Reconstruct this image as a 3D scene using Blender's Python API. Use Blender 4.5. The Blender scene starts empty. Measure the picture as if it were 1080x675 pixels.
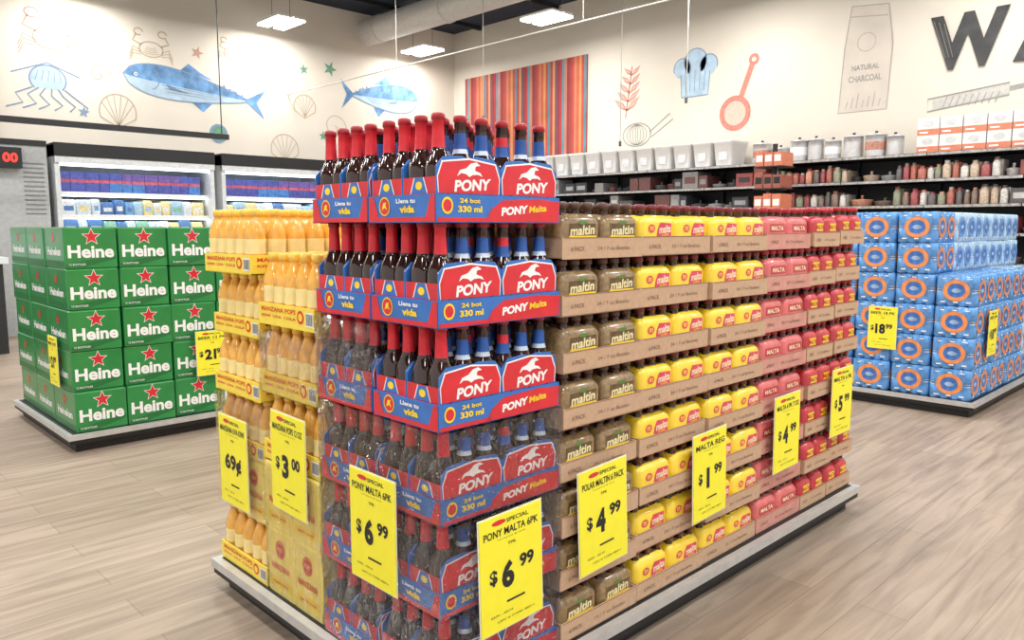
import bpy, math, random
from mathutils import Vector, Matrix
random.seed(7)
scene=bpy.context.scene
col=scene.collection

# ---------------------------------------------------------------- materials
def lin(c):
    c=c/255.0
    return c/12.92 if c<=0.04045 else ((c+0.055)/1.055)**2.4
def rgb(t): return (lin(t[0]),lin(t[1]),lin(t[2]),1)
_m={}
def M(name,c,rough=.5,metal=0,var=.08,scale=25,emit=0,bump=0,coat=0):
    if name in _m: return _m[name]
    m=bpy.data.materials.new(name); m.use_nodes=True
    nt=m.node_tree; b=nt.nodes['Principled BSDF']
    b.inputs['Roughness'].default_value=rough
    b.inputs['Metallic'].default_value=metal
    b.inputs['Coat Weight'].default_value=coat
    base=rgb(c)
    tc=nt.nodes.new('ShaderNodeTexCoord'); n=nt.nodes.new('ShaderNodeTexNoise')
    n.inputs['Scale'].default_value=scale
    nt.links.new(tc.outputs['Object'],n.inputs['Vector'])
    r=nt.nodes.new('ShaderNodeValToRGB')
    r.color_ramp.elements[0].position=.3; r.color_ramp.elements[1].position=.7
    r.color_ramp.elements[0].color=tuple(x*(1-var) for x in base[:3])+(1,)
    r.color_ramp.elements[1].color=tuple(min(1,x*(1+var)) for x in base[:3])+(1,)
    nt.links.new(n.outputs['Fac'],r.inputs['Fac'])
    nt.links.new(r.outputs['Color'],b.inputs['Base Color'])
    if emit:
        b.inputs['Emission Color'].default_value=base
        b.inputs['Emission Strength'].default_value=emit
    if bump:
        bp=nt.nodes.new('ShaderNodeBump'); bp.inputs['Strength'].default_value=bump
        bp.inputs['Distance'].default_value=.01
        nt.links.new(n.outputs['Fac'],bp.inputs['Height']); nt.links.new(bp.outputs['Normal'],b.inputs['Normal'])
    _m[name]=m; return m

RED=M('red_print',(216,40,50),.38,coat=.2); BLUE=M('blue_print',(52,112,190),.38,coat=.2); DBLUE=M('deep_blue_print',(36,78,160),.4)
WHITE=M('white_print',(244,244,242),.45,var=.02); YEL=M('yellow_print',(252,214,44),.4); BLACK=M('black_matte',(28,28,30),.5)
GLASS=M('brown_bottle_glass',(50,26,20),.1,var=.2,coat=.6); CAPR=M('red_cap',(168,30,42),.3,var=.1)
CAPD=M('maroon_cap',(120,40,44),.35); CAPK=M('dark_cap',(88,60,48),.35)
KRAFT=M('kraft_cardboard',(196,162,132),.75,var=.06,scale=60); KRAFTD=M('kraft_dark',(150,114,86),.8)
STEEL=M('rail_metal',(200,200,198),.35,.3); SIGNY=M('sign_yellow',(250,240,54),.5,var=.02); INK=M('sign_ink',(34,32,36),.6)

# ---------------------------------------------------------------- text cache
_t={}
def text_geom(s,bold=.02):
    k=(s,bold)
    if k in _t: return _t[k]
    cu=bpy.data.curves.new('tmp','FONT'); cu.body=s; cu.offset=bold; cu.resolution_u=3
    o=bpy.data.objects.new('tmp',cu); col.objects.link(o)
    dg=bpy.context.evaluated_depsgraph_get(); dg.update()
    me=bpy.data.meshes.new_from_object(o.evaluated_get(dg))
    vs=[(v.co.x,v.co.y) for v in me.vertices]; fs=[tuple(p.vertices) for p in me.polygons]
    bpy.data.objects.remove(o); bpy.data.curves.remove(cu); bpy.data.meshes.remove(me)
    xs=[v[0] for v in vs] or [0,1]; ys=[v[1] for v in vs] or [0,1]
    x0,x1,y0,y1=min(xs),max(xs),min(ys),max(ys)
    vs=[((x-x0)/(x1-x0)-.5,(y-y0)/(y1-y0)-.5) for x,y in vs]
    _t[k]=(vs,fs); return _t[k]

class Fr:   # flat frame on a face: origin, right, up, normal
    def __init__(s,o,kind):
        s.o=Vector(o)
        s.ex={'F':Vector((1,0,0)),'L':Vector((0,-1,0)),'T':Vector((1,0,0)),'B':Vector((-1,0,0)),'R':Vector((0,1,0))}[kind]
        s.ey=Vector((0,0,1)) if kind!='T' else Vector((0,1,0))
        s.n={'F':Vector((0,-1,0)),'L':Vector((-1,0,0)),'T':Vector((0,0,1)),'B':Vector((0,1,0)),'R':Vector((1,0,0))}[kind]
    def p(s,x,y,off=0): return s.o+s.ex*x+s.ey*y+s.n*off

class MB:
    def __init__(s): s.v=[];s.f=[];s.m=[];s.sm=[];s.mats=[]
    def mi(s,mat):
        if mat not in s.mats: s.mats.append(mat)
        return s.mats.index(mat)
    def add(s,vs,fs,mat,smooth=False):
        b=len(s.v); s.v+= [tuple(v) for v in vs]; i=s.mi(mat)
        for f in fs: s.f.append(tuple(b+k for k in f)); s.m.append(i); s.sm.append(smooth)
    def box(s,x0,y0,z0,x1,y1,z1,mat):
        s.add([(x0,y0,z0),(x1,y0,z0),(x1,y1,z0),(x0,y1,z0),(x0,y0,z1),(x1,y0,z1),(x1,y1,z1),(x0,y1,z1)],
              [(0,3,2,1),(4,5,6,7),(0,1,5,4),(1,2,6,5),(2,3,7,6),(3,0,4,7)],mat)
    def loft(s,x0,y0,x1,y1,r,levels,mat,n=4,smooth=True,topmat=None):
        rings=[]
        for ins,z in levels:
            a0,b0,a1,b1=x0+ins,y0+ins,x1-ins,y1-ins; ring=[]
            for cx,cy,st in ((a1-r,b0+r,-90),(a1-r,b1-r,0),(a0+r,b1-r,90),(a0+r,b0+r,180)):
                for k in range(n+1):
                    a=math.radians(st+90*k/n); ring.append((cx+r*math.cos(a),cy+r*math.sin(a),z))
            rings.append(ring)
        N=len(rings[0]); vs=[p for rg in rings for p in rg]; fs=[]
        for i in range(len(rings)-1):
            for k in range(N): fs.append((i*N+k,i*N+(k+1)%N,(i+1)*N+(k+1)%N,(i+1)*N+k))
        s.add(vs,fs,mat,smooth)
        s.add(rings[-1],[tuple(range(N))],topmat or mat); s.add(rings[0],[tuple(reversed(range(N)))],mat)
    def lathe(s,prof,cx,cy,z0,seg,mats,cap=True):
        vs=[]
        for r,z in prof:
            for k in range(seg):
                a=2*math.pi*k/seg; vs.append((cx+r*math.cos(a),cy+r*math.sin(a),z0+z))
        b=len(s.v); s.v+=vs
        for i in range(len(prof)-1):
            for k in range(seg):
                mt=mats[i]
                s.f.append((b+i*seg+k,b+i*seg+(k+1)%seg,b+(i+1)*seg+(k+1)%seg,b+(i+1)*seg+k)); s.m.append(s.mi(mt)); s.sm.append(True)
        if cap:
            s.f.append(tuple(b+(len(prof)-1)*seg+k for k in range(seg))); s.m.append(s.mi(mats[-1])); s.sm.append(False)
    def text(s,t,fr,x,y,w,h,mat,off=.001,rot=0,bold=.02,shear=0):
        vs,fs=text_geom(t,bold); c,sn=math.cos(rot),math.sin(rot); out=[]
        for a,b in vs:
            px,py=a*w+b*h*shear,b*h
            out.append(fr.p(x+px*c-py*sn,y+px*sn+py*c,off))
        s.add(out,fs,mat)
    def poly(s,pts,fr,mat,off=.001):
        s.add([fr.p(x,y,off) for x,y in pts],[tuple(range(len(pts)))],mat)
    def ell(s,fr,x,y,rx,ry,mat,off=.001,n=20,rot=0):
        c,sn=math.cos(rot),math.sin(rot)
        s.poly([(x+rx*math.cos(a)*c-ry*math.sin(a)*sn,y+rx*math.cos(a)*sn+ry*math.sin(a)*c) for a in [2*math.pi*k/n for k in range(n)]],fr,mat,off)
    def rect(s,fr,x0,y0,x1,y1,mat,off=.001): s.poly([(x0,y0),(x1,y0),(x1,y1),(x0,y1)],fr,mat,off)
    def ring(s,fr,x,y,r0,r1,mat,off=.001,n=24,asp=1):
        vs=[];fs=[]
        for k in range(n):
            a=2*math.pi*k/n
            vs+= [fr.p(x+r0*math.cos(a)*asp,y+r0*math.sin(a),off),fr.p(x+r1*math.cos(a)*asp,y+r1*math.sin(a),off)]
        for k in range(n):
            j=(k+1)%n; fs.append((2*k,2*j,2*j+1,2*k+1))
        s.add(vs,fs,mat)
    def star(s,fr,x,y,r,mat,off=.001,inner=.42,rot=0):
        s.poly([(x+(r if k%2==0 else r*inner)*math.cos(rot+math.pi/2+k*math.pi/5),y+(r if k%2==0 else r*inner)*math.sin(rot+math.pi/2+k*math.pi/5)) for k in range(10)],fr,mat,off)
    def stroke(s,pts,fr,w,mat,off=.003,closed=False):
        n=len(pts); vs=[];fs=[]
        for i,(x,y) in enumerate(pts):
            if closed: a,b=pts[i-1],pts[(i+1)%n]
            else: a,b=pts[max(0,i-1)],pts[min(n-1,i+1)]
            dx,dy=b[0]-a[0],b[1]-a[1]; L=math.hypot(dx,dy) or 1; nx,ny=-dy/L*w/2,dx/L*w/2
            vs+=[fr.p(x+nx,y+ny,off),fr.p(x-nx,y-ny,off)]
        for i in range(n if closed else n-1):
            j=(i+1)%n; fs.append((2*i,2*i+1,2*j+1,2*j))
        s.add(vs,fs,mat)
    def mesh(s,name):
        me=bpy.data.meshes.new(name); me.from_pydata(s.v,[],s.f)
        for m in s.mats: me.materials.append(m)
        me.polygons.foreach_set('material_index',s.m); me.polygons.foreach_set('use_smooth',s.sm)
        me.update(); return me
    def obj(s,name,parent=None,loc=(0,0,0)):
        o=bpy.data.objects.new(name,s.mesh(name)); o.location=loc; col.objects.link(o)
        if parent: o.parent=parent
        return o
def empty(name,loc=(0,0,0)):
    o=bpy.data.objects.new(name,None); o.location=loc; o.empty_display_size=.1; col.objects.link(o); return o
def inst(me,name,parent,loc,rz=0,sc=(1,1,1)):
    o=bpy.data.objects.new(name,me); o.location=loc; o.rotation_euler=(0,0,rz); o.scale=sc; o.parent=parent; col.objects.link(o); return o
J=lambda a:random.uniform(-a,a)

# ---------------------------------------------------------------- room
XW,YW,ZC=9.04,10.73,4.55
def wallmat():
    return M('painted_wall_cream',(216,208,194),.8,var=.025,scale=1.5)
def floormat():
    m=bpy.data.materials.new('vinyl_plank_floor'); m.use_nodes=True; nt=m.node_tree; b=nt.nodes['Principled BSDF']
    tc=nt.nodes.new('ShaderNodeTexCoord')
    br=nt.nodes.new('ShaderNodeTexBrick'); nt.links.new(tc.outputs['Object'],br.inputs['Vector'])
    br.offset=.37; br.inputs['Scale'].default_value=1; br.inputs['Brick Width'].default_value=1.22; br.inputs['Row Height'].default_value=.152
    br.inputs['Mortar Size'].default_value=.0012; br.inputs['Mortar Smooth'].default_value=.3
    br.inputs['Color1'].default_value=rgb((176,158,141)); br.inputs['Color2'].default_value=rgb((160,142,125)); br.inputs['Mortar'].default_value=rgb((124,107,94))
    mp=nt.nodes.new('ShaderNodeMapping'); mp.inputs['Scale'].default_value=(1.5,18,1); nt.links.new(tc.outputs['Object'],mp.inputs['Vector'])
    n=nt.nodes.new('ShaderNodeTexNoise'); n.inputs['Scale'].default_value=1.5; n.inputs['Detail'].default_value=8; n.inputs['Distortion'].default_value=.7
    nt.links.new(mp.outputs['Vector'],n.inputs['Vector'])
    r=nt.nodes.new('ShaderNodeValToRGB'); r.color_ramp.elements[0].position=.32; r.color_ramp.elements[0].color=(.60,.58,.56,1)
    r.color_ramp.elements[1].position=.62; r.color_ramp.elements[1].color=(1.06,1.06,1.06,1)
    nt.links.new(n.outputs['Fac'],r.inputs['Fac'])
    mx=nt.nodes.new('ShaderNodeMix'); mx.data_type='RGBA'; mx.blend_type='MULTIPLY'; mx.inputs['Factor'].default_value=.75
    nt.links.new(br.outputs['Color'],mx.inputs['A']); nt.links.new(r.outputs['Color'],mx.inputs['B']); nt.links.new(mx.outputs['Result'],b.inputs['Base Color'])
    b.inputs['Roughness'].default_value=.42
    return m
g=MB(); g.box(-6,-6,-.1,XW+.2,YW+.2,0,floormat()); g.obj('floor')
g=MB(); g.box(-6,YW,0,XW+.2,YW+.2,ZC,wallmat()); g.obj('wall_left')
g=MB(); g.box(XW,-6,0,XW+.2,YW,ZC,wallmat()); g.obj('wall_right')
g=MB(); g.box(-6,-6,ZC,XW+.2,YW+.2,ZC+.1,M('ceiling_dark_navy',(34,42,58),.8,var=.15,scale=2))
DK=M('ceiling_beam_dark',(18,20,28),.7)
for k in range(9): g.box(-6,-4+1.75*k,ZC-.06,XW,-4+1.75*k+.05,ZC,DK)
g.obj('ceiling')
g=MB(); g.box(-6,YW-.015,0,XW,YW,.12,BLACK); g.obj('baseboard_left')
g=MB(); g.box(XW-.015,-6,0,XW,YW,.12,BLACK); g.obj('baseboard_right')

# ---- ceiling services
DUCT=M('white_duct',(206,202,196),.5,.1)
def tube(g,a,b,r,mat,seg=16):
    a=Vector(a);b=Vector(b); d=(b-a).normalized(); u=d.orthogonal().normalized(); w=d.cross(u); vs=[]
    for p in (a,b):
        for k in range(seg):
            t=2*math.pi*k/seg; vs.append(p+u*r*math.cos(t)+w*r*math.sin(t))
    fs=[(k,(k+1)%seg,seg+(k+1)%seg,seg+k) for k in range(seg)]
    g.add(vs,fs,mat,True); g.add(vs[:seg],[tuple(range(seg))],mat); g.add(vs[seg:],[tuple(range(seg))],mat)
g=MB(); tube(g,(7.24,-3,4.27),(7.24,YW,4.27),.2,DUCT,24)
for k in range(9): tube(g,(7.24,-2.5+1.6*k,4.27),(7.24,-2.44+1.6*k,4.27),.212,DUCT,24)
for k in range(5): tube(g,(7.24,-2.0+3*k,4.4),(7.24,-2.0+3*k,ZC),.01,BLACK,6)
g.obj('air_duct')
g=MB(); CND=M('conduit_offwhite',(204,198,188),.6); tube(g,(5.82,1,3.15),(5.82,YW,3.15),.009,CND,8)
for y in (2,5,8): tube(g,(5.82,y,3.15),(5.82,y,ZC),.004,CND,6)
g.obj('ceiling_conduit')
g=MB()
for x,y,z in ((6.72,7.41,2.6),(7.7,6.0,2.25),(7.9,5.2,2.7)):
    tube(g,(x,y,z),(x,y,ZC),.006,M('cable_grey',(176,172,166),.5),6); tube(g,(x,y,z-.06),(x,y,z),.018,M('cable_plug',(90,88,86),.5),8)
g.obj('hanging_cable')
g=MB(); g.box(-1.5,8.47,2.17,3.87,8.53,2.225,BLACK)
for x in (-1.2,1.3,3.8): tube(g,(x,8.5,2.2),(x,8.5,ZC),.006,BLACK,6)
g.obj('hanging_rail')

EM=M('led_diffuser',(255,252,245),.5,emit=14,var=0)
for X in (-1.9,.55,2.98,5.42,7.86):
    for Y in (-3,-.4,2.2,4.8,7.4,10.1):
        g=MB()
        for dx in (-.12,.12):
            g.box(dx-.085,-.3,.0,dx+.085,.3,.03,WHITE); g.box(dx-.08,-.295,-.025,dx+.08,.295,0,EM)
        g.box(-.06,-.05,.0,.06,.05,.03,WHITE)
        for yy in (-.25,.25): tube(g,(0,yy,.03),(0,yy,ZC-4.0),.003,BLACK,5)
        g.obj('ceiling_light',loc=(X,Y,4.0))
        l=bpy.data.lights.new('lamp','AREA'); l.shape='RECTANGLE'; l.size=.5; l.size_y=.7; l.energy=37; l.color=(1,.985,.965)
        lo=bpy.data.objects.new('ceiling_lamp',l); lo.location=(X,Y,3.95); col.objects.link(lo)

# ---------------------------------------------------------------- wall art
SK=M('mural_sketch_tan',(186,168,144),.9,var=.05); SKB=M('mural_sketch_blue',(124,146,174),.9); FB=M('mural_blue',(104,146,190),.9,var=.35,scale=9)
FL=M('mural_pale_blue',(172,194,210),.9,var=.12,scale=9); SKR=M('mural_sketch_red',(202,128,114),.9,var=.15); SKG=M('mural_green',(104,152,128),.9,var=.2); SKK=M('mural_charcoal',(70,70,70),.9,var=.3,scale=6)
SKD=M('mural_grey',(152,150,146),.9)
SKC=M('mural_crab',(190,152,136),.9)
wl=Fr((0,YW,0),'F'); wr=Fr((XW,0,0),'L')   # on wr x = -Y
def tr(pts,x,y,sx,sy=None,rot=0):
    sy=sy or sx; c,s=math.cos(rot),math.sin(rot)
    return [(x+a*sx*c-b*sy*s,y+a*sx*s+b*sy*c) for a,b in pts]
def arc(x,y,rx,ry,a0,a1,n=16): return [(x+rx*math.cos(math.radians(a0+(a1-a0)*k/n)),y+ry*math.sin(math.radians(a0+(a1-a0)*k/n))) for k in range(n+1)]
def fish(name,fr,x,y,L,H,rot,flip,body=.8):
    g=MB(); f=-1 if flip else 1
    N=22; top=[];bot=[];mid=[]
    for k in range(N+1):
        t=k/N; h=(math.sin(math.pi*min(1,t**.62))**.85)*(1-.1*t)+.07*t
        xx=(-.5+.86*t)*f; top.append((xx*L,h*H*.5)); bot.append((xx*L,-h*H*.5)); mid.append((xx*L,-h*H*.05))
    T=lambda p:tr(p,x,y,1,1,rot)
    for k in range(N):
        g.poly(T([mid[k],mid[k+1],top[k+1],top[k]]),fr,FB,.004); g.poly(T([bot[k],bot[k+1],mid[k+1],mid[k]]),fr,FL,.004)
    tx=.36*L*f
    g.poly(T([(tx*.96,.03*H),(.5*L*f,.5*H),(.43*L*f,0),(.5*L*f,-.5*H),(tx*.96,-.03*H)]),fr,FB,.005)
    g.poly(T([(-.14*L*f,.46*H),(-.08*L*f,.75*H),(.0*L*f,.56*H),(.1*L*f,.40*H)]),fr,FB,.003)
    for k in range(4): g.poly(T([((.16+.045*k)*L*f,(.28-.06*k)*H),((.185+.045*k)*L*f,(.36-.06*k)*H),((.19+.045*k)*L*f,(.22-.06*k)*H)]),fr,SKB,.003)
    g.poly(T([(-.05*L*f,-.42*H),(.04*L*f,-.68*H),(.1*L*f,-.36*H)]),fr,FB,.003)
    g.poly(T([(-.22*L*f,-.05*H),(-.06*L*f,-.2*H),(-.2*L*f,-.2*H)]),fr,SKB,.006)
    g.stroke(T(arc(-.32*L*f,0,.05*L,.3*H,-80,80) if f>0 else arc(-.32*L*f,0,.05*L,.3*H,100,260)),fr,.012,SKB,.006)
    ex,ey=T([(-.42*L*f,.06*H)])[0]; g.ell(fr,ex,ey,.022,.022,WHITE,.007,12); g.ell(fr,ex,ey,.012,.012,SKK,.008,10)
    for k in range(9):
        a=-.24+.06*k; g.stroke(T([(a*L*f,.36*H*(1-.04*k)),((a+.03)*L*f,.16*H)]),fr,.016,SKB,.006)
    for k in range(3): g.stroke(T([((-.25+.02*k)*L*f,(-.1-.09*k)*H),((.2-.03*k)*L*f,(-.06-.07*k)*H)]),fr,.007,SKB,.006)
    g.stroke(T(top),fr,.012,SKB,.006); g.stroke(T(bot),fr,.012,SKB,.006)
    g.obj(name)
fish('fish_mural',wl,4.50,3.06,1.94,.42,-.1,False)
fish('fish_mural',wl,7.48,3.3,1.5,.46,.03,True)
g=MB()
def crab(x,y,s,mat):
    g.stroke(tr(arc(0,0,.5,.32,0,360,24)[:-1],x,y,s),wl,.014,mat,closed=True)
    for f in (-1,1):
        for k in range(3): g.stroke(tr([(f*.42,-.1-.08*k),(f*.75,.05-.14*k),(f*.9,-.3-.12*k)],x,y,s),wl,.012,mat)
        g.stroke(tr([(f*.4,.15),(f*.75,.3),(f*.6,.6)],x,y,s),wl,.02,mat)
        g.stroke(tr(arc(f*.5,.68,.18,.14,0,300,12),x,y,s),wl,.018,mat)
    for k in range(4): g.stroke(tr(arc(0,-.1+.08*k,.35-.05*k,.1,200,340,8),x,y,s),wl,.008,mat)
crab(2.75,3.45,.4,SKC); crab(3.9,3.5,.3,SK); crab(5.0,3.62,.24,SK)
g.obj('crab_mural')
g=MB()
for k in range(6):
    g.stroke(tr([(-.25+.1*k,-.1),(-.5+.18*k,-.3),(-.4+.2*k,-.55),(-.65+.24*k,-.7)],2.68,2.9,.7,.42),wl,.018,SKB)
g.poly(tr(arc(0,.15,.28,.4,-40,220,16),2.68,2.9,.7,.42),wl,FL,.002)
g.stroke(tr(arc(0,.15,.28,.4,-40,220,16),2.68,2.9,.7,.42),wl,.018,SKB); g.stroke(tr([(-.55,.25),(0,.62),(.5,.3)],2.68,2.9,.7,.42),wl,.016,SKB)
for k in range(5): g.stroke(tr([(.1*k-.2,.1),(.08*k-.14,.4)],2.68,2.9,.7,.42),wl,.008,SKB)
g.obj('squid_mural')
g=MB()
for x,y,s in ((3.45,2.66,.22),(5.75,2.35,.22),(6.1,3.0,.18)):
    for k in range(6): g.stroke(tr([(0,-.8),(math.cos(math.radians(30+24*k)),math.sin(math.radians(30+24*k)))],x,y,s),wl,.01,SK)
    g.stroke(tr(arc(0,0,1,1,-20,200,18),x,y,s),wl,.016,SK); g.stroke(tr([(.94,-.34),(0,-.9),(-.94,-.34)],x,y,s),wl,.016,SK)
for x,y,s in ((3.25,3.1,.14),(6.6,2.75,.22),(5.3,3.1,.14)):
    g.stroke(tr([(math.cos(t*.5)*(1-t/16),math.sin(t*.5)*(1-t/16)) for t in range(16)],x,y,s),wl,.014,SK)
g.obj('seashell_mural')
g=MB()
for x,y,s,m in ((3.05,2.62,.07,SKB),(4.5,3.55,.09,SKC),(6.1,3.55,.08,SKG),(6.55,3.62,.12,SKG),(6.4,2.6,.08,SKG)): g.star(wl,x,y,s,m,.004,.4,J(.4))
g.ell(wl,4.75,2.5,.10,.12,SKG,.004)
g.ring(wl,4.75,2.5,.10,.13,SKB,.005)
g.obj('starfish_mural')
STR=[M('stripe_%d'%i,c,.8,var=.15,scale=3) for i,c in enumerate([(174,60,58),(192,92,66),(140,56,62),(76,132,142),(186,122,92),(112,78,96),(186,72,66),(92,138,156),(200,140,86),(154,66,64)])]
def stripes(name,fr,x0,x1,z0,z1,n):
    g=MB()
    for k in range(n): g.rect(fr,x0+(x1-x0)*k/n,z0,x0+(x1-x0)*(k+1)/n,z1,STR[(k*7+k//3)%10],.03)
    a=fr.p(x0,z0,0);b=fr.p(x1,z1,.029); g.box(min(a.x,b.x),min(a.y,b.y),z0,max(a.x,b.x),max(a.y,b.y),z1,STR[0]); g.obj(name)
stripes('striped_wall_art',wr,-10.4,-7.66,2.2,3.74,56)
stripes('striped_wall_art',wl,.6,2.12,2.2,3.2,24)
g=MB()
g.stroke([(-6.95,2.75),(-6.85,3.45)],wr,.018,SKR)
for k in range(5):
    for f in (-1,1): g.poly(tr([(0,0),(.12*f,.05),(.2*f,.16),(.07*f,.1)],-6.93+.02*k,2.85+.12*k,1.1-.1*k),wr,M('mural_leaf',(220,170,154),.9),.003); g.stroke(tr([(0,0),(.12*f,.05),(.2*f,.16),(.07*f,.1),(0,0)],-6.93+.02*k,2.85+.12*k,1.1-.1*k),wr,.01,SKR)
g.obj('leaf_mural')
g=MB()
cx,cz=-5.82,3.2
g.poly([(cx-.2,cz-.28),(cx+.2,cz-.28),(cx+.22,cz+.02),(cx-.22,cz+.02)],wr,FL,.003)
for dx,dy,r in ((-.2,.1,.13),(0,.16,.17),(.2,.1,.13)): g.ell(wr,cx+dx,cz+dy,r,r,FL,.0035); g.stroke(arc(cx+dx,cz+dy,r,r,-20,200),wr,.014,SKB,.005)
g.stroke([(cx-.22,cz+.02),(cx-.2,cz-.28),(cx+.2,cz-.28),(cx+.22,cz+.02)],wr,.014,SKB,.005)
for k in range(5): g.stroke([(cx-.14+.07*k,cz-.22),(cx-.15+.075*k,cz+.06)],wr,.008,SKB,.006)
g.obj('chef_hat_mural')
g=MB()
g.stroke(arc(-6.75,2.5,.24,.16,20,380,20),wr,.016,SKD); g.stroke([(-6.53,2.52),(-6.2,2.74),(-6.15,2.66),(-6.5,2.45)],wr,.016,SKD)
for k in range(4): g.stroke(arc(-6.75,2.5,.05*k+.02,.14,0,360,14),wr,.01,SKD)
g.obj('whisk_mural')
g=MB()
g.ring(wr,-5.22,2.64,.15,.22,SKR,.004); g.ell(wr,-5.22,2.64,.15,.15,M('mural_pink',(220,182,166),.9),.003)
g.stroke([(-5.14,2.84),(-5.0,3.22)],wr,.07,SKR,.004); g.ring(wr,-4.98,3.27,.03,.07,SKR,.005)
g.obj('frying_pan_mural')
g=MB()
c=-3.62; bag=[(c-.28,2.5),(c+.25,2.5),(c+.28,3.2),(c+.22,3.62),(c-.18,3.66),(c-.24,3.2)]
g.poly(bag,wr,M('mural_bag_fill',(204,195,182),.9,var=.06,scale=4),.002)
SKM=M('mural_light_line',(174,166,156),.9)
g.stroke(bag,wr,.014,SKM,closed=True); g.stroke([(c-.2,3.55),(c+.22,3.5)],wr,.012,SKM)
g.text('NATURAL',wr,c,2.98,.3,.06,SKD,.004); g.text('CHARCOAL',wr,c,2.86,.36,.07,SKD,.004)
for k in range(7): g.stroke([(c-.2+.06*k,2.54),(c-.18+.06*k,2.62+.04*(k%3))],wr,.012,SKM)
g.stroke(arc(c,3.25,.1,.1,0,360),wr,.01,SKM)
g.obj('charcoal_bag_mural')
g=MB()
g.poly([(-2.9,2.44),(-2.2,2.52),(-2.2,2.62),(-2.9,2.54)],wr,M('mural_lightgrey',(190,188,182),.9),.003)
g.stroke([(-2.95,2.42),(-2.2,2.51),(-2.2,2.63),(-2.95,2.55)],wr,.016,SKD,.004,True)
for k in range(9): g.stroke([(-2.8+.06*k,2.45),(-2.76+.06*k,2.56)],wr,.01,SKD,.005)
g.stroke([(-2.2,2.57),(-1.8,2.62)],wr,.05,SKD)
g.obj('rolling_pin_mural')
g=MB()
def wlet(t,x,w): g.text(t,wr,x,3.1,w,.56,SKK,.02,0,.045)
wlet('W',-2.60,.72); wlet('A',-1.90,.58); wlet('R',-1.2,.45); wlet('E',-.68,.42)
LT=M('mural_brush_light',(120,118,114),.9)
for k in range(3): g.stroke([(-2.93+.05*k,3.34-.02*k),(-2.80+.035*k,2.95)],wr,.008,LT,.022)
g.obj('wall_lettering')

# ---------------------------------------------------------------- display platforms
def platform(x0,y0,x1,y1):
    g=MB(); g.box(x0+.035,y0+.035,0,x1-.035,y1-.035,.05,BLACK); g.box(x0,y0,.05,x1,y1,.072,BLACK)
    g.box(x0-.006,y0-.006,.072,x1+.006,y1+.006,.1,STEEL); g.box(x0+.02,y0+.02,.1,x1-.02,y1-.02,.101,BLACK)
    g.obj('display_platform')
platform(1.014,1.262,3.307,2.475)
platform(1.11,4.5,3.5,5.72)
platform(5.40,1.38,7.6,2.62)

def tray(g,L,W,h,mat,t=.004,edge=None):
    g.box(0,0,0,L,W,.003,mat)
    g.box(0,0,0,L,t,h,mat); g.box(0,W-t,0,L,W,h,mat); g.box(0,t,0,t,W-t,h,mat); g.box(L-t,t,0,L,W-t,h,mat)

# ---- long-neck malt case
NAVY=M('label_navy',(36,84,160),.4); SILV=M('label_silver',(196,208,220),.3,.2)
REDN=M('neck_red',(212,36,48),.35)
LN=[(.0295,0),(.0305,.015),(.0305,.108),(.027,.124),(.0185,.142),(.0155,.152),(.0145,.166),(.0135,.186),(.0130,.209),(.0152,.210),(.0152,.221),(.012,.224)]
LNA=[GLASS,GLASS,GLASS,GLASS,GLASS,REDN,REDN,REDN,CAPR,CAPR,CAPR]
LNB=[GLASS,GLASS,GLASS,GLASS,SILV,NAVY,NAVY,GLASS,CAPR,CAPR,CAPR]
LNC=[GLASS,GLASS,GLASS,GLASS,NAVY,NAVY,REDN,GLASS,CAPR,CAPR,CAPR]
HORSE=[(-.035,0),(-.028,.013),(-.012,.018),(0,.029),(.014,.032),(.024,.025),(.012,.023),(.01,.014),(.024,.009),(.03,.001),(.018,.005),(.004,.004),(-.004,-.001),(-.012,.005),(-.024,.007)]
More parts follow.
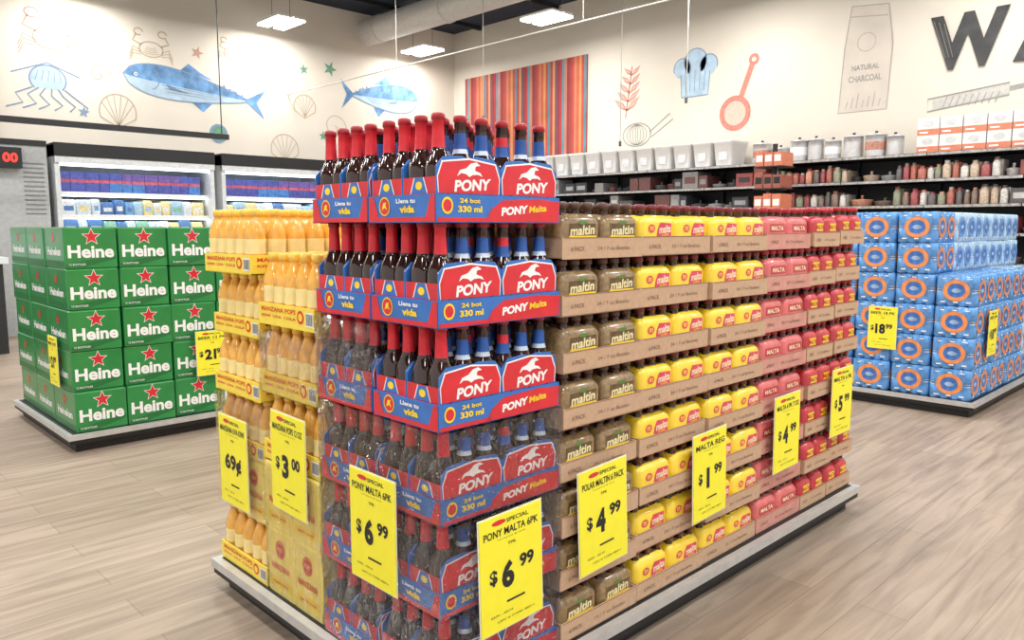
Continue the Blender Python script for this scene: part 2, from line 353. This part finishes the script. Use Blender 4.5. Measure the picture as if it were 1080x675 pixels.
def malt_case():
    g=MB(); L,W=.387,.252; tray(g,L,W,.060,BLUE)
    for i in range(2):
        for j in range(2):
            x0=.006+i*.1885; y0=.006+j*.121; x1=x0+.186; y1=y0+.119; w=.186
            for yy,kd in ((y0,'F'),(y1-.003,'F')):
                fr=Fr((x0,yy,0),kd); out=[(0,.004),(w,.004),(w,.118),(w-.02,.138),(w*.62,.142),(w*.5,.136),(w*.38,.142),(.02,.138),(0,.118)]
                g.add([fr.p(a,b,0) for a,b in out]+[fr.p(a,b,-.003) for a,b in out],[tuple(range(9)),tuple(reversed(range(9,18)))]+[(k,(k+1)%9,9+(k+1)%9,9+k) for k in range(9)],BLUE)
            g.box(x0,y0+.003,.004,x0+.003,y1-.003,.096,RED); g.box(x1-.003,y0+.003,.004,x1,y1-.003,.096,RED)
            g.box(x0+.003,y0+.003,.07,x1-.003,y1-.003,.085,KRAFTD)
            for a in range(3):
                for b in range(2):
                    mt=LNA if (i==0 and (a==0 or (a==1 and j==1))) else (LNB if (a+b)%3 else LNC)
                    g.lathe(LN,x0+.031+a*.062,y0+.03+b*.06,.006,16,mt)
            for fr in (Fr((x0,y0,0),'F'),Fr((x1,y1,0),'B')):
                g.poly([(.004,.062),(w-.004,.062),(w-.001,.097),(w-.014,.129),(w*.5,.138),(.014,.129),(.001,.097)],fr,WHITE,.0006)
                g.poly([(.006,.062),(w-.006,.062),(w-.004,.096),(w-.017,.126),(w*.5,.134),(.017,.126),(.004,.096)],fr,RED,.0010)
                g.text('PONY',fr,w*.55,.0805,.105,.025,WHITE,.0014,.06,.04,.2)
                hx=w*.52
                g.poly([(hx+a*1.15,.0985+b*.98) for a,b in HORSE],fr,WHITE,.0014)
            for fr in (Fr((x0,y1,0),'L'),Fr((x1,y0,0),'R')):
                w2=.119
                g.poly([(.03,.062),(w2-.03,.062),(w2*.5+.016,.095),(w2*.5-.016,.095)],fr,BLUE,.0008)
                g.stroke([(.03,.062),(w2*.5-.016,.095)],fr,.003,WHITE,.001); g.stroke([(w2-.03,.062),(w2*.5+.016,.095)],fr,.003,WHITE,.001)
                g.ell(fr,w2*.5,.078,.012,.009,YEL,.0012,12)
    for fr,w in ((Fr((0,0,0),'F'),L),(Fr((L,W,0),'B'),L)):
        g.poly([(w*.36,0.002),(w*.99,0.002),(w*.998,.050),(w*.8,.056),(w*.50,.050),(w*.41,.03)],fr,RED,.0008)
        g.rect(fr,0.003,.002,w*.4,.011,RED,.0008)
        g.text('PONY',fr,w*.60,.028,.085,.019,WHITE,.0014,.08,.05,.2); g.text('Malta',fr,w*.80,.033,.06,.015,YEL,.0014,.08,.03,.2)
        g.ell(fr,.03,.036,.016,.018,YEL,.001); g.ell(fr,.03,.036,.012,.013,RED,.0013)
        g.text('24 bot',fr,.095,.047,.06,.010,YEL,.0014,0,.03); g.text('330 ml',fr,.095,.029,.07,.014,YEL,.0014,0,.04)
    for fr,w in ((Fr((0,W,0),'L'),W),(Fr((L,0,0),'R'),W)):
        g.poly([(w-.04,.002),(w-.003,.002),(w-.003,.058),(w-.018,.058)],fr,RED,.001)
        g.rect(fr,.003,.002,w-.03,.012,RED,.0008)
        g.ell(fr,.065,.036,.021,.021,YEL,.0010); g.ell(fr,.065,.036,.018,.018,RED,.0013); g.poly([(.055,.028),(.061,.044),(.072,.045),(.070,.037),(.076,.028),(.066,.033)],fr,YEL,.0016)
        g.text('Llena tu',fr,.145,.047,.07,.010,WHITE,.0012,0,.03); g.text('vida',fr,.15,.029,.055,.016,YEL,.0012,0,.05)
        g.poly([(.003,.002),(.045,.002),(.022,.058),(.003,.058)],fr,RED,.001)
    return g.mesh('bottle_case')
PC=malt_case()
par=empty('malt_bottle_case_stack',(1.04,1.292,.1012))
z=0
for k in range(6):
    h=.2165 if k<3 else .2295
    for j in range(2):
        inst(PC,'bottle_case',par,(J(.003),.0025+j*.256+J(.001),z+.001),J(.004),(1,1,h/.2255))
    z+=h
def filmmat():
    m=bpy.data.materials.new('shrink_film'); m.use_nodes=True; nt=m.node_tree
    for n in list(nt.nodes): nt.nodes.remove(n)
    o=nt.nodes.new('ShaderNodeOutputMaterial'); mx=nt.nodes.new('ShaderNodeMixShader'); t=nt.nodes.new('ShaderNodeBsdfTransparent'); gl=nt.nodes.new('ShaderNodeBsdfGlossy')
    gl.inputs['Roughness'].default_value=.1; gl.inputs['Color'].default_value=(1,1,1,1)
    fz=nt.nodes.new('ShaderNodeLayerWeight'); fz.inputs['Blend'].default_value=.32
    tc=nt.nodes.new('ShaderNodeTexCoord'); mp=nt.nodes.new('ShaderNodeMapping'); mp.inputs['Scale'].default_value=(1.6,1.6,.8)
    n=nt.nodes.new('ShaderNodeTexNoise'); n.inputs['Scale'].default_value=12; n.inputs['Detail'].default_value=3; n.inputs['Distortion'].default_value=3
    b=nt.nodes.new('ShaderNodeBump'); b.inputs['Strength'].default_value=1; b.inputs['Distance'].default_value=.07
    nt.links.new(tc.outputs['Object'],mp.inputs['Vector']); nt.links.new(mp.outputs['Vector'],n.inputs['Vector']); nt.links.new(n.outputs['Fac'],b.inputs['Height'])
    nt.links.new(b.outputs['Normal'],gl.inputs['Normal']); nt.links.new(b.outputs['Normal'],fz.inputs['Normal'])
    mt=nt.nodes.new('ShaderNodeMath'); mt.operation='MULTIPLY_ADD'; mt.inputs[1].default_value=.5; mt.inputs[2].default_value=.05
    nt.links.new(fz.outputs['Fresnel'],mt.inputs[0]); nt.links.new(mt.outputs[0],mx.inputs['Fac'])
    nt.links.new(t.outputs[0],mx.inputs[1]); nt.links.new(gl.outputs[0],mx.inputs[2]); nt.links.new(mx.outputs[0],o.inputs['Surface'])
    return m
FILM=filmmat()
def film(g,x0,y0,x1,y1,z0,z1):
    N=16; R=6; out=[]
    per=[(x0+(x1-x0)*k/N,y0) for k in range(N)]+[(x1,y0+(y1-y0)*k/N) for k in range(N)]+[(x1-(x1-x0)*k/N,y1) for k in range(N)]+[(x0,y1-(y1-y0)*k/N) for k in range(N)]
    cx,cy=(x0+x1)/2,(y0+y1)/2; n=len(per)
    for r in range(R+1):
        for (x,y) in per:
            k=1-(.012*math.sin(math.pi*r/R))+J(.004); out.append((cx+(x-cx)*k,cy+(y-cy)*k,z0+(z1-z0)*r/R))
    fs=[(r*n+k,r*n+(k+1)%n,(r+1)*n+(k+1)%n,(r+1)*n+k) for r in range(R) for k in range(n)]
    g.add(out,fs,FILM,True)
g=MB()
for k in range(3): film(g,-.007,-.008,.391,.515,.003+k*.2165,.2165*(k+1)-.001)
film(g,-.007,.262,.391,.515,.66,.87)
g.obj('shrink_film',par)

# ---- yellow pop bottles
POP=M('orange_soda_bottle',(238,178,74),.12,var=.15,coat=.5); POPL=M('soda_label',(252,228,156),.4); POPC=M('soda_cap',(250,208,90),.35)
TY=M('yellow_carton',(250,224,80),.5,var=.04); PALE=M('pale_yellow_carton',(248,226,114),.5,var=.06); ORT=M('orange_ink',(222,96,36),.5)
PP=[(.026,0),(.031,.012),(.031,.06),(.029,.085),(.031,.105),(.029,.13),(.018,.158),(.0135,.168),(.0135,.176),(.0155,.177),(.0155,.194),(.013,.196)]
def pop_case():
    g=MB(); L,W=.395,.318; tray(g,L,W,.06,TY)
    for a in range(6):
        for b in range(5):
            g.lathe(PP,.035+a*.065,.034+b*.0625,.003,14,[POP,POP,POPL,POPL,POP,POP,POP,POP,POPC,POPC,POPC])
    for fr,w in ((Fr((0,W,0),'L'),W),(Fr((0,0,0),'F'),L)):
        g.text('MANZANA POPS',fr,.12,.045,.2,.013,ORT,.0012,0,.03); g.text('KIWI  UVA  COLA',fr,.12,.026,.2,.008,RED,.0012,0,.02)
        g.ell(fr,.245,.034,.018,.018,RED,.001); g.ell(fr,.245,.034,.011,.011,YEL,.0014)
        g.rect(fr,w-.045,.012,w-.006,.05,WHITE,.001)
        for k in range(9): g.rect(fr,w-.042+k*.004,.016,w-.042+k*.004+.0014+.001*(k%2),.046,INK,.0014)
    return g.mesh('soda_case')
def pop_carton():
    g=MB(); L,W=.395,.318
    lv=[(0,.001),(0,.19),(.004,.196)]
    for a0,a1 in ((0,L/2-.001),(L/2+.001,L)):
        for b0,b1 in ((0,W/2-.001),(W/2+.001,W)): g.loft(a0,b0,a1,b1,.006,lv,PALE,2,False)
    for j in range(2):
        fr=Fr((0,W-j*W/2,0),'L')
        g.ring(fr,.08,.14,.022,.027,ORT,.001); g.ell(fr,.08,.14,.021,.021,RED,.0011); g.text('POPS',fr,.08,.14,.03,.012,YEL,.0014)
        g.text('MANZANA',fr,.08,.085,.11,.02,ORT,.001,0,.03); g.rect(fr,.015,.025,.145,.05,YEL,.001); g.text('apple soda',fr,.08,.037,.09,.012,ORT,.0014)
    fr=Fr((0,0,0),'F')
    for i in range(2): g.ell(fr,.1+i*.2,.14,.022,.022,RED,.001); g.text('MANZANA',fr,.1+i*.2,.085,.14,.02,ORT,.001,0,.03)
    return g.mesh('soda_carton')
SC=pop_case(); SX=pop_carton()
par=empty('soda_bottle_case_stack',(1.045,1.822,.1012))
for xi in range(2):
    n=5 if xi==0 else 6; h=.205 if xi==0 else .192
    for k in range(n): inst(SX if (k<2) else SC,'soda_case',par,(xi*.402+J(.003),J(.002),k*h+.0005),J(.006),(1,1,h/.1975))
    for k in range(6): inst(SX if k==1 else SC,'soda_case',par,(xi*.402+J(.004)-(.012 if k==5 else 0),.324+J(.002),k*.192+.0005),J(.008),(1,1,.192/.1975))
g=MB(); film(g,-.008,.002,.41,.318,.002,.40); film(g,-.008,.326,.41,.642,.20,.57); film(g,-.008,.002,.41,.318,.62,.8); g.obj('shrink_film',par)

# ---- short-bottle six-pack cases
SB=[(.0265,0),(.0285,.01),(.0285,.08),(.025,.095),(.0145,.110),(.013,.126),(.016,.127),(.016,.140),(.012,.1435)]
def sixcase(name,W,pack,accent,word,ink,cap,traym,wordm,style):
    g=MB(); D=.252; tray(g,W,D,.055,traym)
    hw=W/2
    nb=max(2,int(hw/.052))
    for i in range(2):
        for j in range(2):
            x0=i*hw+.005; x1=(i+1)*hw-.003; y0=.006+j*.121; y1=y0+.118
            g.loft(x0,y0,x1,y1,.026,[(0,.004),(0,.090),(.003,.101),(.009,.110),(.018,.115)],pack,6,True,KRAFTD)
            for a in range(nb):
                for b in range(2):
                    g.lathe(SB,x0+.029+a*((x1-x0-.058)/(nb-1)),y0+.03+b*.058,.002,10,[GLASS]*6+[cap,cap])
            if j==0:
                fr=Fr((x0,y0,0),'F'); w=x1-x0
                if style=='gold':
                    g.rect(fr,.026,.052,w-.026,.090,accent,.0006); g.text(word,fr,w*.5,.073,w*.6,.025,wordm,.0012,.05,.03,.15)
                    g.rect(fr,.026,.055,w-.026,.059,YEL,.001)
                    g.ell(fr,w*.5,.093,w*.12,.005,M('green_leaf_print',(90,130,60),.5),.001,10)
                elif style=='yel':
                    g.poly([(w*.42,.05),(w-.024,.05),(w-.024,.092),(w*.52,.094),(w*.45,.075)],fr,accent,.0006)
                    g.text(word,fr,w*.67,.076,w*.34,.023,wordm,.0012,.08,.03,.15)
                    g.text('india',fr,w*.67,.060,w*.2,.008,YEL,.0012,.08,.01)
                    g.ell(fr,w*.28,.077,w*.10,.012,accent,.0008); g.text('m',fr,w*.28,.077,w*.1,.012,YEL,.0012)
                else:
                    g.rect(fr,.026,.06,w-.026,.088,accent,.0006); g.text(word,fr,w*.5,.074,w*.55,.016,wordm,.0012,0,.03)
    for fr,w in ((Fr((0,0,0),'F'),W),(Fr((0,D,0),'L'),D)):
        g.text('24 / 7 oz Bottles',fr,w*.62,.026,w*.42,.010,ink,.001,0,0); g.text('6 PACK',fr,w*.18,.026,w*.16,.012,ink,.001,0,.01)
        g.stroke([(w*.02,.054),(w*.98,.054)],fr,.002,KRAFTD,.001)
    return g.mesh(name)
OLIVE=M('pack_bronze',(140,114,76),.3,var=.4,scale=60,coat=.4); DOL=M('pack_dark_brown',(104,82,54),.35,var=.35,scale=50); GOLD=M('gold_ink',(238,226,176),.4)
YP=M('pack_yellow',(246,212,56),.28,var=.05,coat=.4); PK=M('pack_pink_red',(220,72,98),.35,var=.1); PKY=M('cream_ink',(255,224,190),.4)
RP=M('pack_red',(192,50,58),.35,var=.15,coat=.3); PKR=M('tray_rosy',(206,146,132),.7); BR=M('tray_ink_brown',(134,104,86),.7)
C1=sixcase('case_bronze',.330,OLIVE,DOL,'maltin',BR,CAPK,KRAFT,GOLD,'gold')
C2=sixcase('case_yellow',.351,YP,PK,'malta',BR,CAPD,KRAFT,PKY,'yel')
C3=sixcase('case_red',.338,M('pack_salmon',(212,104,104),.35,var=.15,coat=.4),RP,'MALTA',BR,CAPR,PKR,PKY,'red')
C4=sixcase('case_crimson',.227,RP,YEL,'MALTA',BR,CAPR,KRAFT,RP,'red')
def column(name,me,x,W,n,h,rows=4,y=1.292,js=.002):
    par=empty(name,(x,y,.1012))
    for r in range(rows):
        for k in range(n): inst(me,'six_pack_case',par,(J(js),r*.260+(J(.007)+.003 if r==0 else .006),k*h+.0005),J(.006 if r==0 else 0),(1,1,h/.1455))
    return par
column('dark_malt_case_stack',C1,1.440,.33,8,.1455,2)
column('yellow_malt_case_stack',C2,1.776,.352,8,.1455,2,1.296)
column('yellow_malt_case_stack',C2,2.133,.352,8,.1455,4,1.290)
column('red_malt_case_stack',C3,2.493,.34,8,.146,4,1.294)
column('crimson_malt_case_stack',C4,2.840,.228,8,.1465)
column('crimson_malt_case_stack',C4,3.073,.228,8,.1475)

# ---------------------------------------------------------------- green beer boxes
GRN=M('beer_green',(42,136,70),.32,var=.12,scale=6,coat=.3); GRL=M('beer_green_light',(90,176,100),.4); GRD=M('beer_green_dark',(30,110,56),.4)
def beerbox():
    g=MB(); L,W,H=.262,.385,.2195
    g.loft(.001,.001,L-.001,W-.001,.006,[(.004,0),(0,.005),(0,H-.005),(.004,H)],GRN,2,False)
    fr=Fr((.001,.001,0),'F')
    g.poly([(.008,.008),(.1,.008),(L-.01,.05),(L-.01,.07),(.008,.025)],fr,GRD,.0006)
    g.text('Heine',fr,.130,.090,.225,.068,WHITE,.0012,0,.035); g.star(fr,.135,.168,.050,WHITE,.001,.42); g.star(fr,.135,.168,.043,RED,.0014,.42)
    g.text('12 BOTTLES',fr,.06,.022,.08,.010,WHITE,.0012,0,.01); g.rect(fr,.008,.211,L-.01,.2145,GRL,.0008)
    fr=Fr((.001,W-.001,0),'L')
    g.rect(fr,.01,.01,W-.012,.04,GRD,.0006); g.text('Heineken',fr,.19,.09,.27,.045,WHITE,.0012,0,.03); g.star(fr,.19,.16,.038,RED,.0012)
    return g.mesh('beer_box')
BB=beerbox(); par=empty('beer_box_stack',(1.15,4.535,.1012))
for k in range(5):
    for i in range(8):
        for j in range(3):
            if j==1 and 0<i<7 and k<4: continue
            inst(BB,'beer_box',par,(i*.268+J(.004),j*.389+(J(.010) if j==0 else 0),k*.2205),J(.015))

# ---------------------------------------------------------------- blue can packs
BLP=M('can_pack_blue',(92,152,214),.2,var=.4,scale=18,coat=.4); BLL=M('can_pack_lightblue',(176,206,234),.2,var=.25,scale=18,coat=.4); ORG=M('ring_orange',(234,146,84),.4,var=.15)
BDK=M('can_pack_navy',(66,116,190),.3,var=.25)
def cans(base,ringm,name):
    g=MB(); L,W,H=.39,.245,.2
    for i in range(6):
        for j in range(4):
            if 0<i<5 and 0<j<3: continue
            g.lathe([(.024,0),(.031,.008),(.031,.09),(.025,.098),(.025,.1),(.031,.108),(.031,.19),(.024,.199)],.033+i*.0648,.031+j*.061,0,12,[base,base,WHITE,SILV,WHITE,base,base])
    g.loft(.003,.003,L-.003,W-.003,.030,[(.016,.004),(.004,.02),(.0005,.05),(.0,.1),(.0005,.15),(.004,.18),(.016,.197)],base,6,True)
    for fr,w in ((Fr((.003,W,0),'L'),W),(Fr((0,.003,0),'F'),L)):
        n=1 if w<.3 else 2
        for q in range(n):
            cx=w*(q+.5)/n
            g.ell(fr,cx,.1,.055,.050,BDK,.0025); g.ring(fr,cx,.1,.045,.068,ringm,.0035,asp=1.15)
            g.ell(fr,cx,.1,.028,.014,M('pack_emblem',(160,190,224),.4,var=.4),.004,12)
        for sx in (.2,.5,.8): g.rect(fr,w*sx-.014,.022,w*sx+.014,.030,WHITE,.0032); g.rect(fr,w*sx-.012,.172,w*sx+.012,.178,WHITE,.0032)
    return g.mesh(name)
CB=cans(BLP,ORG,'can_pack'); CL=cans(BLL,M('ring_blue',(112,164,220),.4),'can_pack_pale')
par=empty('can_pack_stack',(5.425,1.41,.1012))
for j in range(4):
    for i in range(5):
        n=4 if j==0 else 6
        for k in range(n):
            inst(CL if ((i>=1 and j>=1 and k>3) or (i>=3)) else CB,'can_pack',par,(i*.397+J(.008),j*.252+J(.004),k*.2005),J(.02))

# ---------------------------------------------------------------- price signs
def sign(name1,dol,cents,loc,kind,w=.195,h=.28,tilt=0):
    g=MB(); g.box(-w/2,-.001,-h/2,w/2,.001,h/2,SIGNY); fr=Fr((0,-.0012,0),'F')
    g.box(-w/2-.004,.0012,-h/2-.004,w/2+.004,.0022,h/2+.004,M('sign_sleeve',(232,232,215),.2))
    g.ell(fr,-w*.2,h*.445,w*.11,h*.022,RED,.0006); g.text('SPECIAL',fr,w*.1,h*.44,w*.36,h*.036,INK,.0006,0,.015)
    g.text(name1,fr,0,h*.355,w*.88,h*.066,INK,.0006,0,.018)
    g.text('TPR',fr,0,h*.235,w*.13,h*.026,INK,.0006,0,.005)
    g.text('compare & save',fr,0,h*.295,w*.45,h*.014,INK,.0006,0,0)
    if cents:
        two=len(dol)>1; dw=w*(.36 if two else (.09 if dol=='1' else .2))
        g.text('$',fr,-w*.3-(w*.06 if two else 0),-h*.02,w*.12,h*.14,INK,.0006,0,.03); g.text(dol,fr,-w*.07,-h*.03,dw,h*.24,INK,.0006,0,.05)
        g.text(cents,fr,w*.24,h*.035,w*.24,h*.12,INK,.0006,0,.04)
    else: g.text(dol,fr,0,-h*.03,w*.6,h*.22,INK,.0006,0,.04)
    g.text('03/01 - 03/14',fr,-w*.18,-h*.36,w*.35,h*.02,INK,.0006,0,0); g.text('UPC 0 71990 48011',fr,w*.05,-h*.42,w*.6,h*.018,INK,.0006,0,0)
    g.rect(fr,-w*.1,-h*.28,w*.2,-h*.262,INK,.0006)
    o=g.obj('price_sign',loc=loc); o.rotation_euler=(0,tilt,0 if kind=='F' else -math.pi/2); return o
yf=1.270; xf=1.024
sign('PONY MALTA 6PK','6','99',(1.238,yf,.388),'F',.205,.285,-.03)
sign('PONY MALTA 6PK','6','99',(xf,1.54,.465),'L',.19,.28)
sign('MANZANA POPS 12 OZ','3','00',(xf,1.955,.535),'L',.19,.285,.02)
sign('MANZANA UVA KIWI','69¢',None,(xf,2.31,.465),'L',.19,.285)
sign('POLAR MALTIN 6 PACK','4','99',(1.585,yf,.425),'F',.2,.285,-.05)
sign('MALTA REG','1','99',(2.12,yf,.42),'F',.19,.28,-.04)
sign('MALTA 6 PK 7 OZ','4','99',(2.64,yf,.46),'F',.19,.275,-.02)
sign('MALTA 6 PK','5','99',(3.11,yf,.50),'F',.19,.27)
sign('BEER 12 PK','21','99',(1.90,4.505,.46),'F',.19,.26)
sign('BEER 12 PK','21','99',(1.125,4.78,.47),'L',.17,.27)
sign('BEER 18 PK','18','99',(5.400,1.96,.53),'L',.18,.28)
sign('BEER 18 PK','18','99',(5.72,1.385,.52),'F',.19,.29)

# ---------------------------------------------------------------- coolers along left wall
CW=M('cooler_white',(220,224,226),.4); LEDM=M('cooler_led',(235,244,255),.5,emit=6,var=0); INT=M('cooler_interior',(206,214,220),.5)
pals=[M('bag_%d'%i,c,.4,var=.2,scale=40) for i,c in enumerate([(232,238,244),(120,170,216),(222,232,240),(84,128,186),(236,220,160),(170,204,228),(210,226,238),(140,194,170)])]
band=[M('band_%d'%i,c,.4,var=.3) for i,c in enumerate([(74,84,158),(104,84,150),(70,124,190),(186,90,110)])]
def cooler(x0,x1):
    yf,yb=9.9,10.7; g=MB()
    g.box(x0,yb-.05,0,x1,yb,2.13,INT); g.box(x0,yf,0,x0+.05,yb,2.13,CW); g.box(x1-.05,yf,0,x1,yb,2.13,CW)
    g.box(x0,yf-.04,2.0,x1,yb,2.15,BLACK); g.box(x0,yf-.03,1.93,x1,yf+.03,2.0,CW); g.box(x0+.05,yf+.03,1.9,x1-.05,yf+.06,1.93,LEDM)
    g.box(x0,yf-.08,0,x1,yf+.02,.45,CW); g.box(x0,yf-.09,.45,x1,yf+.04,.5,BLACK); g.box(x0,yf-.08,0,x1,yb,.3,CW)
    for zi,zz in enumerate((.5,.83,1.1,1.34,1.6)):
        g.box(x0+.05,yf+.10,zz-.025,x1-.05,yb-.05,zz,CW); g.box(x0+.05,yf+.09,zz-.03,x1-.05,yf+.10,zz+.012,WHITE); g.box(x0+.06,yf+.12,zz-.04,x1-.06,yf+.16,zz-.025,LEDM)
        x=x0+.07
        while x<x1-.18:
            w=random.uniform(.10,.17)
            if zi==4:
                g.box(x,yf+.13,zz,x+w-.004,yf+.45,zz+.12,band[2 if int((x-x0)/.5)%2 else 0]); g.box(x,yf+.135,zz+.12,x+w-.004,yf+.45,zz+.16,band[3]); g.box(x,yf+.13,zz+.16,x+w-.004,yf+.45,zz+.24,band[1 if int((x-x0)/.7)%2 else 0])
            else:
                hh=random.uniform(.16,.2)
                mt=random.choice(pals)
                g.loft(x,yf+.12,x+w-.004,yf+.42,.02,[(.01,zz),(0,zz+.03),(0,zz+hh*.75),(.012,zz+hh)],mt,3)
                g.rect(Fr((x,yf+.12,zz),'F'),.025,hh*.3,w-.03,hh*.6,random.choice(pals),.002)
            x+=w
    g.obj('refrigerated_display_case')
cooler(2.48,4.30); cooler(4.40,6.0); cooler(6.1,8.4)
g=MB(); g.box(-1.2,9.95,0,2.42,10.7,2.1,M('panel_grey',(178,180,180),.5)); g.box(-1.2,9.93,2.1,2.42,10.7,2.16,BLACK)
for k in range(12): g.box(2.18,9.94,1.35+k*.05,2.38,9.951,1.362+k*.05,M('vent_grey',(130,130,130),.5))
g.box(-1.0,9.94,.1,.4,9.951,1.9,M('panel_light',(205,205,203),.5)); g.obj('equipment_cabinet')
g=MB(); g.box(1.7,9.82,1.84,2.15,9.93,2.06,BLACK); g.text('00',Fr((2.04,9.82,1.95),'F'),0,0,.14,.1,M('led_red',(255,40,30),.5,emit=3),.002,0,.03); g.text('0',Fr((1.87,9.82,1.95),'F'),0,0,.06,.1,M('led_red',(255,40,30)),.002,0,.03); g.obj('digital_clock')
g=MB(); g.box(-2,8.6,0,1.66,9.3,.86,M('counter_dark',(40,40,42),.5)); g.box(-2,8.55,.86,1.7,9.35,.92,CW); g.box(.2,8.7,.92,1.5,9.2,1.12,CW); g.box(.25,8.68,.95,1.45,8.7,1.1,INT); g.obj('service_counter')

# ---------------------------------------------------------------- shelving along right wall
g=MB(); SHB=M('shelf_black',(34,34,36),.5); LV=[.15,.5,.85,1.15,1.43,1.69,1.95]
PS=M('price_strip',(168,164,160),.5,var=.4,scale=30)
for a in range(12):
    y0=.2+a*.85
    if y0+.85>10.5: break
    g.box(8.98,y0,0,9.03,y0+.85,1.95,SHB); g.box(8.93,y0-.015,0,8.98,y0+.015,1.95,SHB)
    for zz in LV:
        g.box(8.5,y0+.005,zz-.03,8.98,y0+.845,zz,SHB); g.box(8.492,y0+.005,zz-.03,8.5,y0+.845,zz-.004,PS)
g.box(8.52,.2,0,8.98,10.4,.12,SHB)
g.obj('wall_shelving')
TUB=M('white_tub',(248,248,246),.35,var=.02); TLD=M('tub_rim',(216,218,220),.4)
g=MB(); y=4.95
while y<8.3:
    g.loft(8.53,y,8.92,y+.27,.03,[(.03,1.952),(.005,2.22),(-.006,2.225),(-.006,2.255)],TUB,3); g.rect(Fr((8.55,y+.2,1.95),'L'),.02,.07,.13,.17,TLD,.012); y+=.295
g.obj('white_storage_tubs')
g=MB(); MET=M('pot_steel',(206,204,202),.3,.45); POTL=M('pot_label',(186,130,110),.5,var=.3)
y=3.12
while y<4.7:
    r=random.choice((.085,.1,.105)); h=random.choice((.15,.19,.22))
    lab=random.choice((POTL,WHITE,MET))
    g.lathe([(r,0),(r,h*.3),(r+.001,h*.7),(r,h),(r+.008,h+.004),(r*.9,h+.02),(.015,h+.03),(.015,h+.05)],8.66,y,1.952,16,[MET,lab,MET,MET,MET,MET,BLACK]); y+=2*r+.025
g.obj('cooking_pots')
g=MB(); OB=M('box_orange',(218,128,96),.5,var=.1); OW=M('box_white',(232,226,220),.5)
y=1.2
while y<2.8:
    w=.21
    for k in range(2):
        if k==1 and random.random()<.2: continue
        z=1.952+k*.172; g.box(8.55,y,z,8.85,y+w-.01,z+.17,OW); g.rect(Fr((8.55,y+w-.01,z),'L'),0.0,0,w-.01,.06,OB,.001); g.ell(Fr((8.55,y+w-.01,z),'L'),.1,.11,.05,.032,MET,.002); g.rect(Fr((8.55,y+w-.01,z),'L'),.02,.02,.1,.035,WHITE,.002)
    y+=w
g.obj('small_appliance_boxes')
g=MB()
jc=[M('jar_%d'%i,c,.35,var=.25,scale=50) for i,c in enumerate([(140,76,68),(166,96,80),(124,104,92),(96,88,86),(186,164,142),(200,194,186),(150,72,72),(132,134,112),(200,140,110)])]
dk=[M('dk_%d'%i,c,.4) for i,c in enumerate([(50,50,52),(80,78,78),(154,154,154),(104,66,62),(60,60,66),(134,132,128),(196,194,190)])]
for zz in LV[:-1]:
    y=.3
    while y<10.2:
        right=y<4.7
        if right and zz>1.3 and int(y*2)%3:
            r=random.uniform(.028,.045); h=random.uniform(.12,.19); mt=random.choice(jc)
            g.lathe([(r,0),(r,h*.7),(r*.6,h*.85),(r*.6,h)],8.55,y+r,zz,8,[mt,mt,random.choice(jc)]); g.box(8.6,y,zz,8.8,y+2*r,zz+h*.9,mt); y+=2*r+.008
        else:
            w=random.uniform(.09,.24); h=random.uniform(.12,.21); mt=random.choice(dk if not right else jc+dk)
            if random.random()<.5: g.box(8.53,y,zz,8.85,y+w,zz+h,mt); g.rect(Fr((8.53,y+w,zz),'L'),w*.15,h*.3,w*.85,h*.7,random.choice(dk),.002)
            else: g.lathe([(w*.42,0),(w*.5,h*.3),(w*.5,h*.35),(.01,h*.4),(.015,h*.6)],8.65,y+w/2,zz,12,[mt]*4)
            y+=w+.015
g.obj('shelf_groceries')
g=MB(); g.box(7.85,3.95,0,8.15,4.3,.1,BLACK); g.box(7.98,4.1,0,8.02,4.14,2.1,SHB)
for k in range(8):
    zz=.2+k*.235
    g.box(7.85,3.96,zz,8.15,4.29,zz+.012,SHB)
    for j in range(3): g.box(7.87,3.975+j*.105,zz+.012,8.13,3.975+j*.105+.095,zz+.17+J(.02),OB if k%3 else jc[1]); g.rect(Fr((7.87,4.07+j*.105,zz+.03),'L'),.01,.03,.085,.1,WHITE if k%2 else BLACK,.001)
g.obj('snack_display_rack')

# ---------------------------------------------------------------- world + camera
w=bpy.data.worlds.new('store_world'); scene.world=w; w.use_nodes=True
w.node_tree.nodes['Background'].inputs[0].default_value=(1,.99,.98,1); w.node_tree.nodes['Background'].inputs[1].default_value=.9
cd=bpy.data.cameras.new('camera'); cd.lens=27.17; cd.sensor_width=36; cd.clip_start=.05
co=bpy.data.objects.new('camera',cd); co.location=(0,0,1.2); co.rotation_euler=(math.radians(83.18),0,math.radians(-44.27)); col.objects.link(co)
scene.camera=co
scene.view_settings.view_transform='Standard'
scene.view_settings.exposure=0
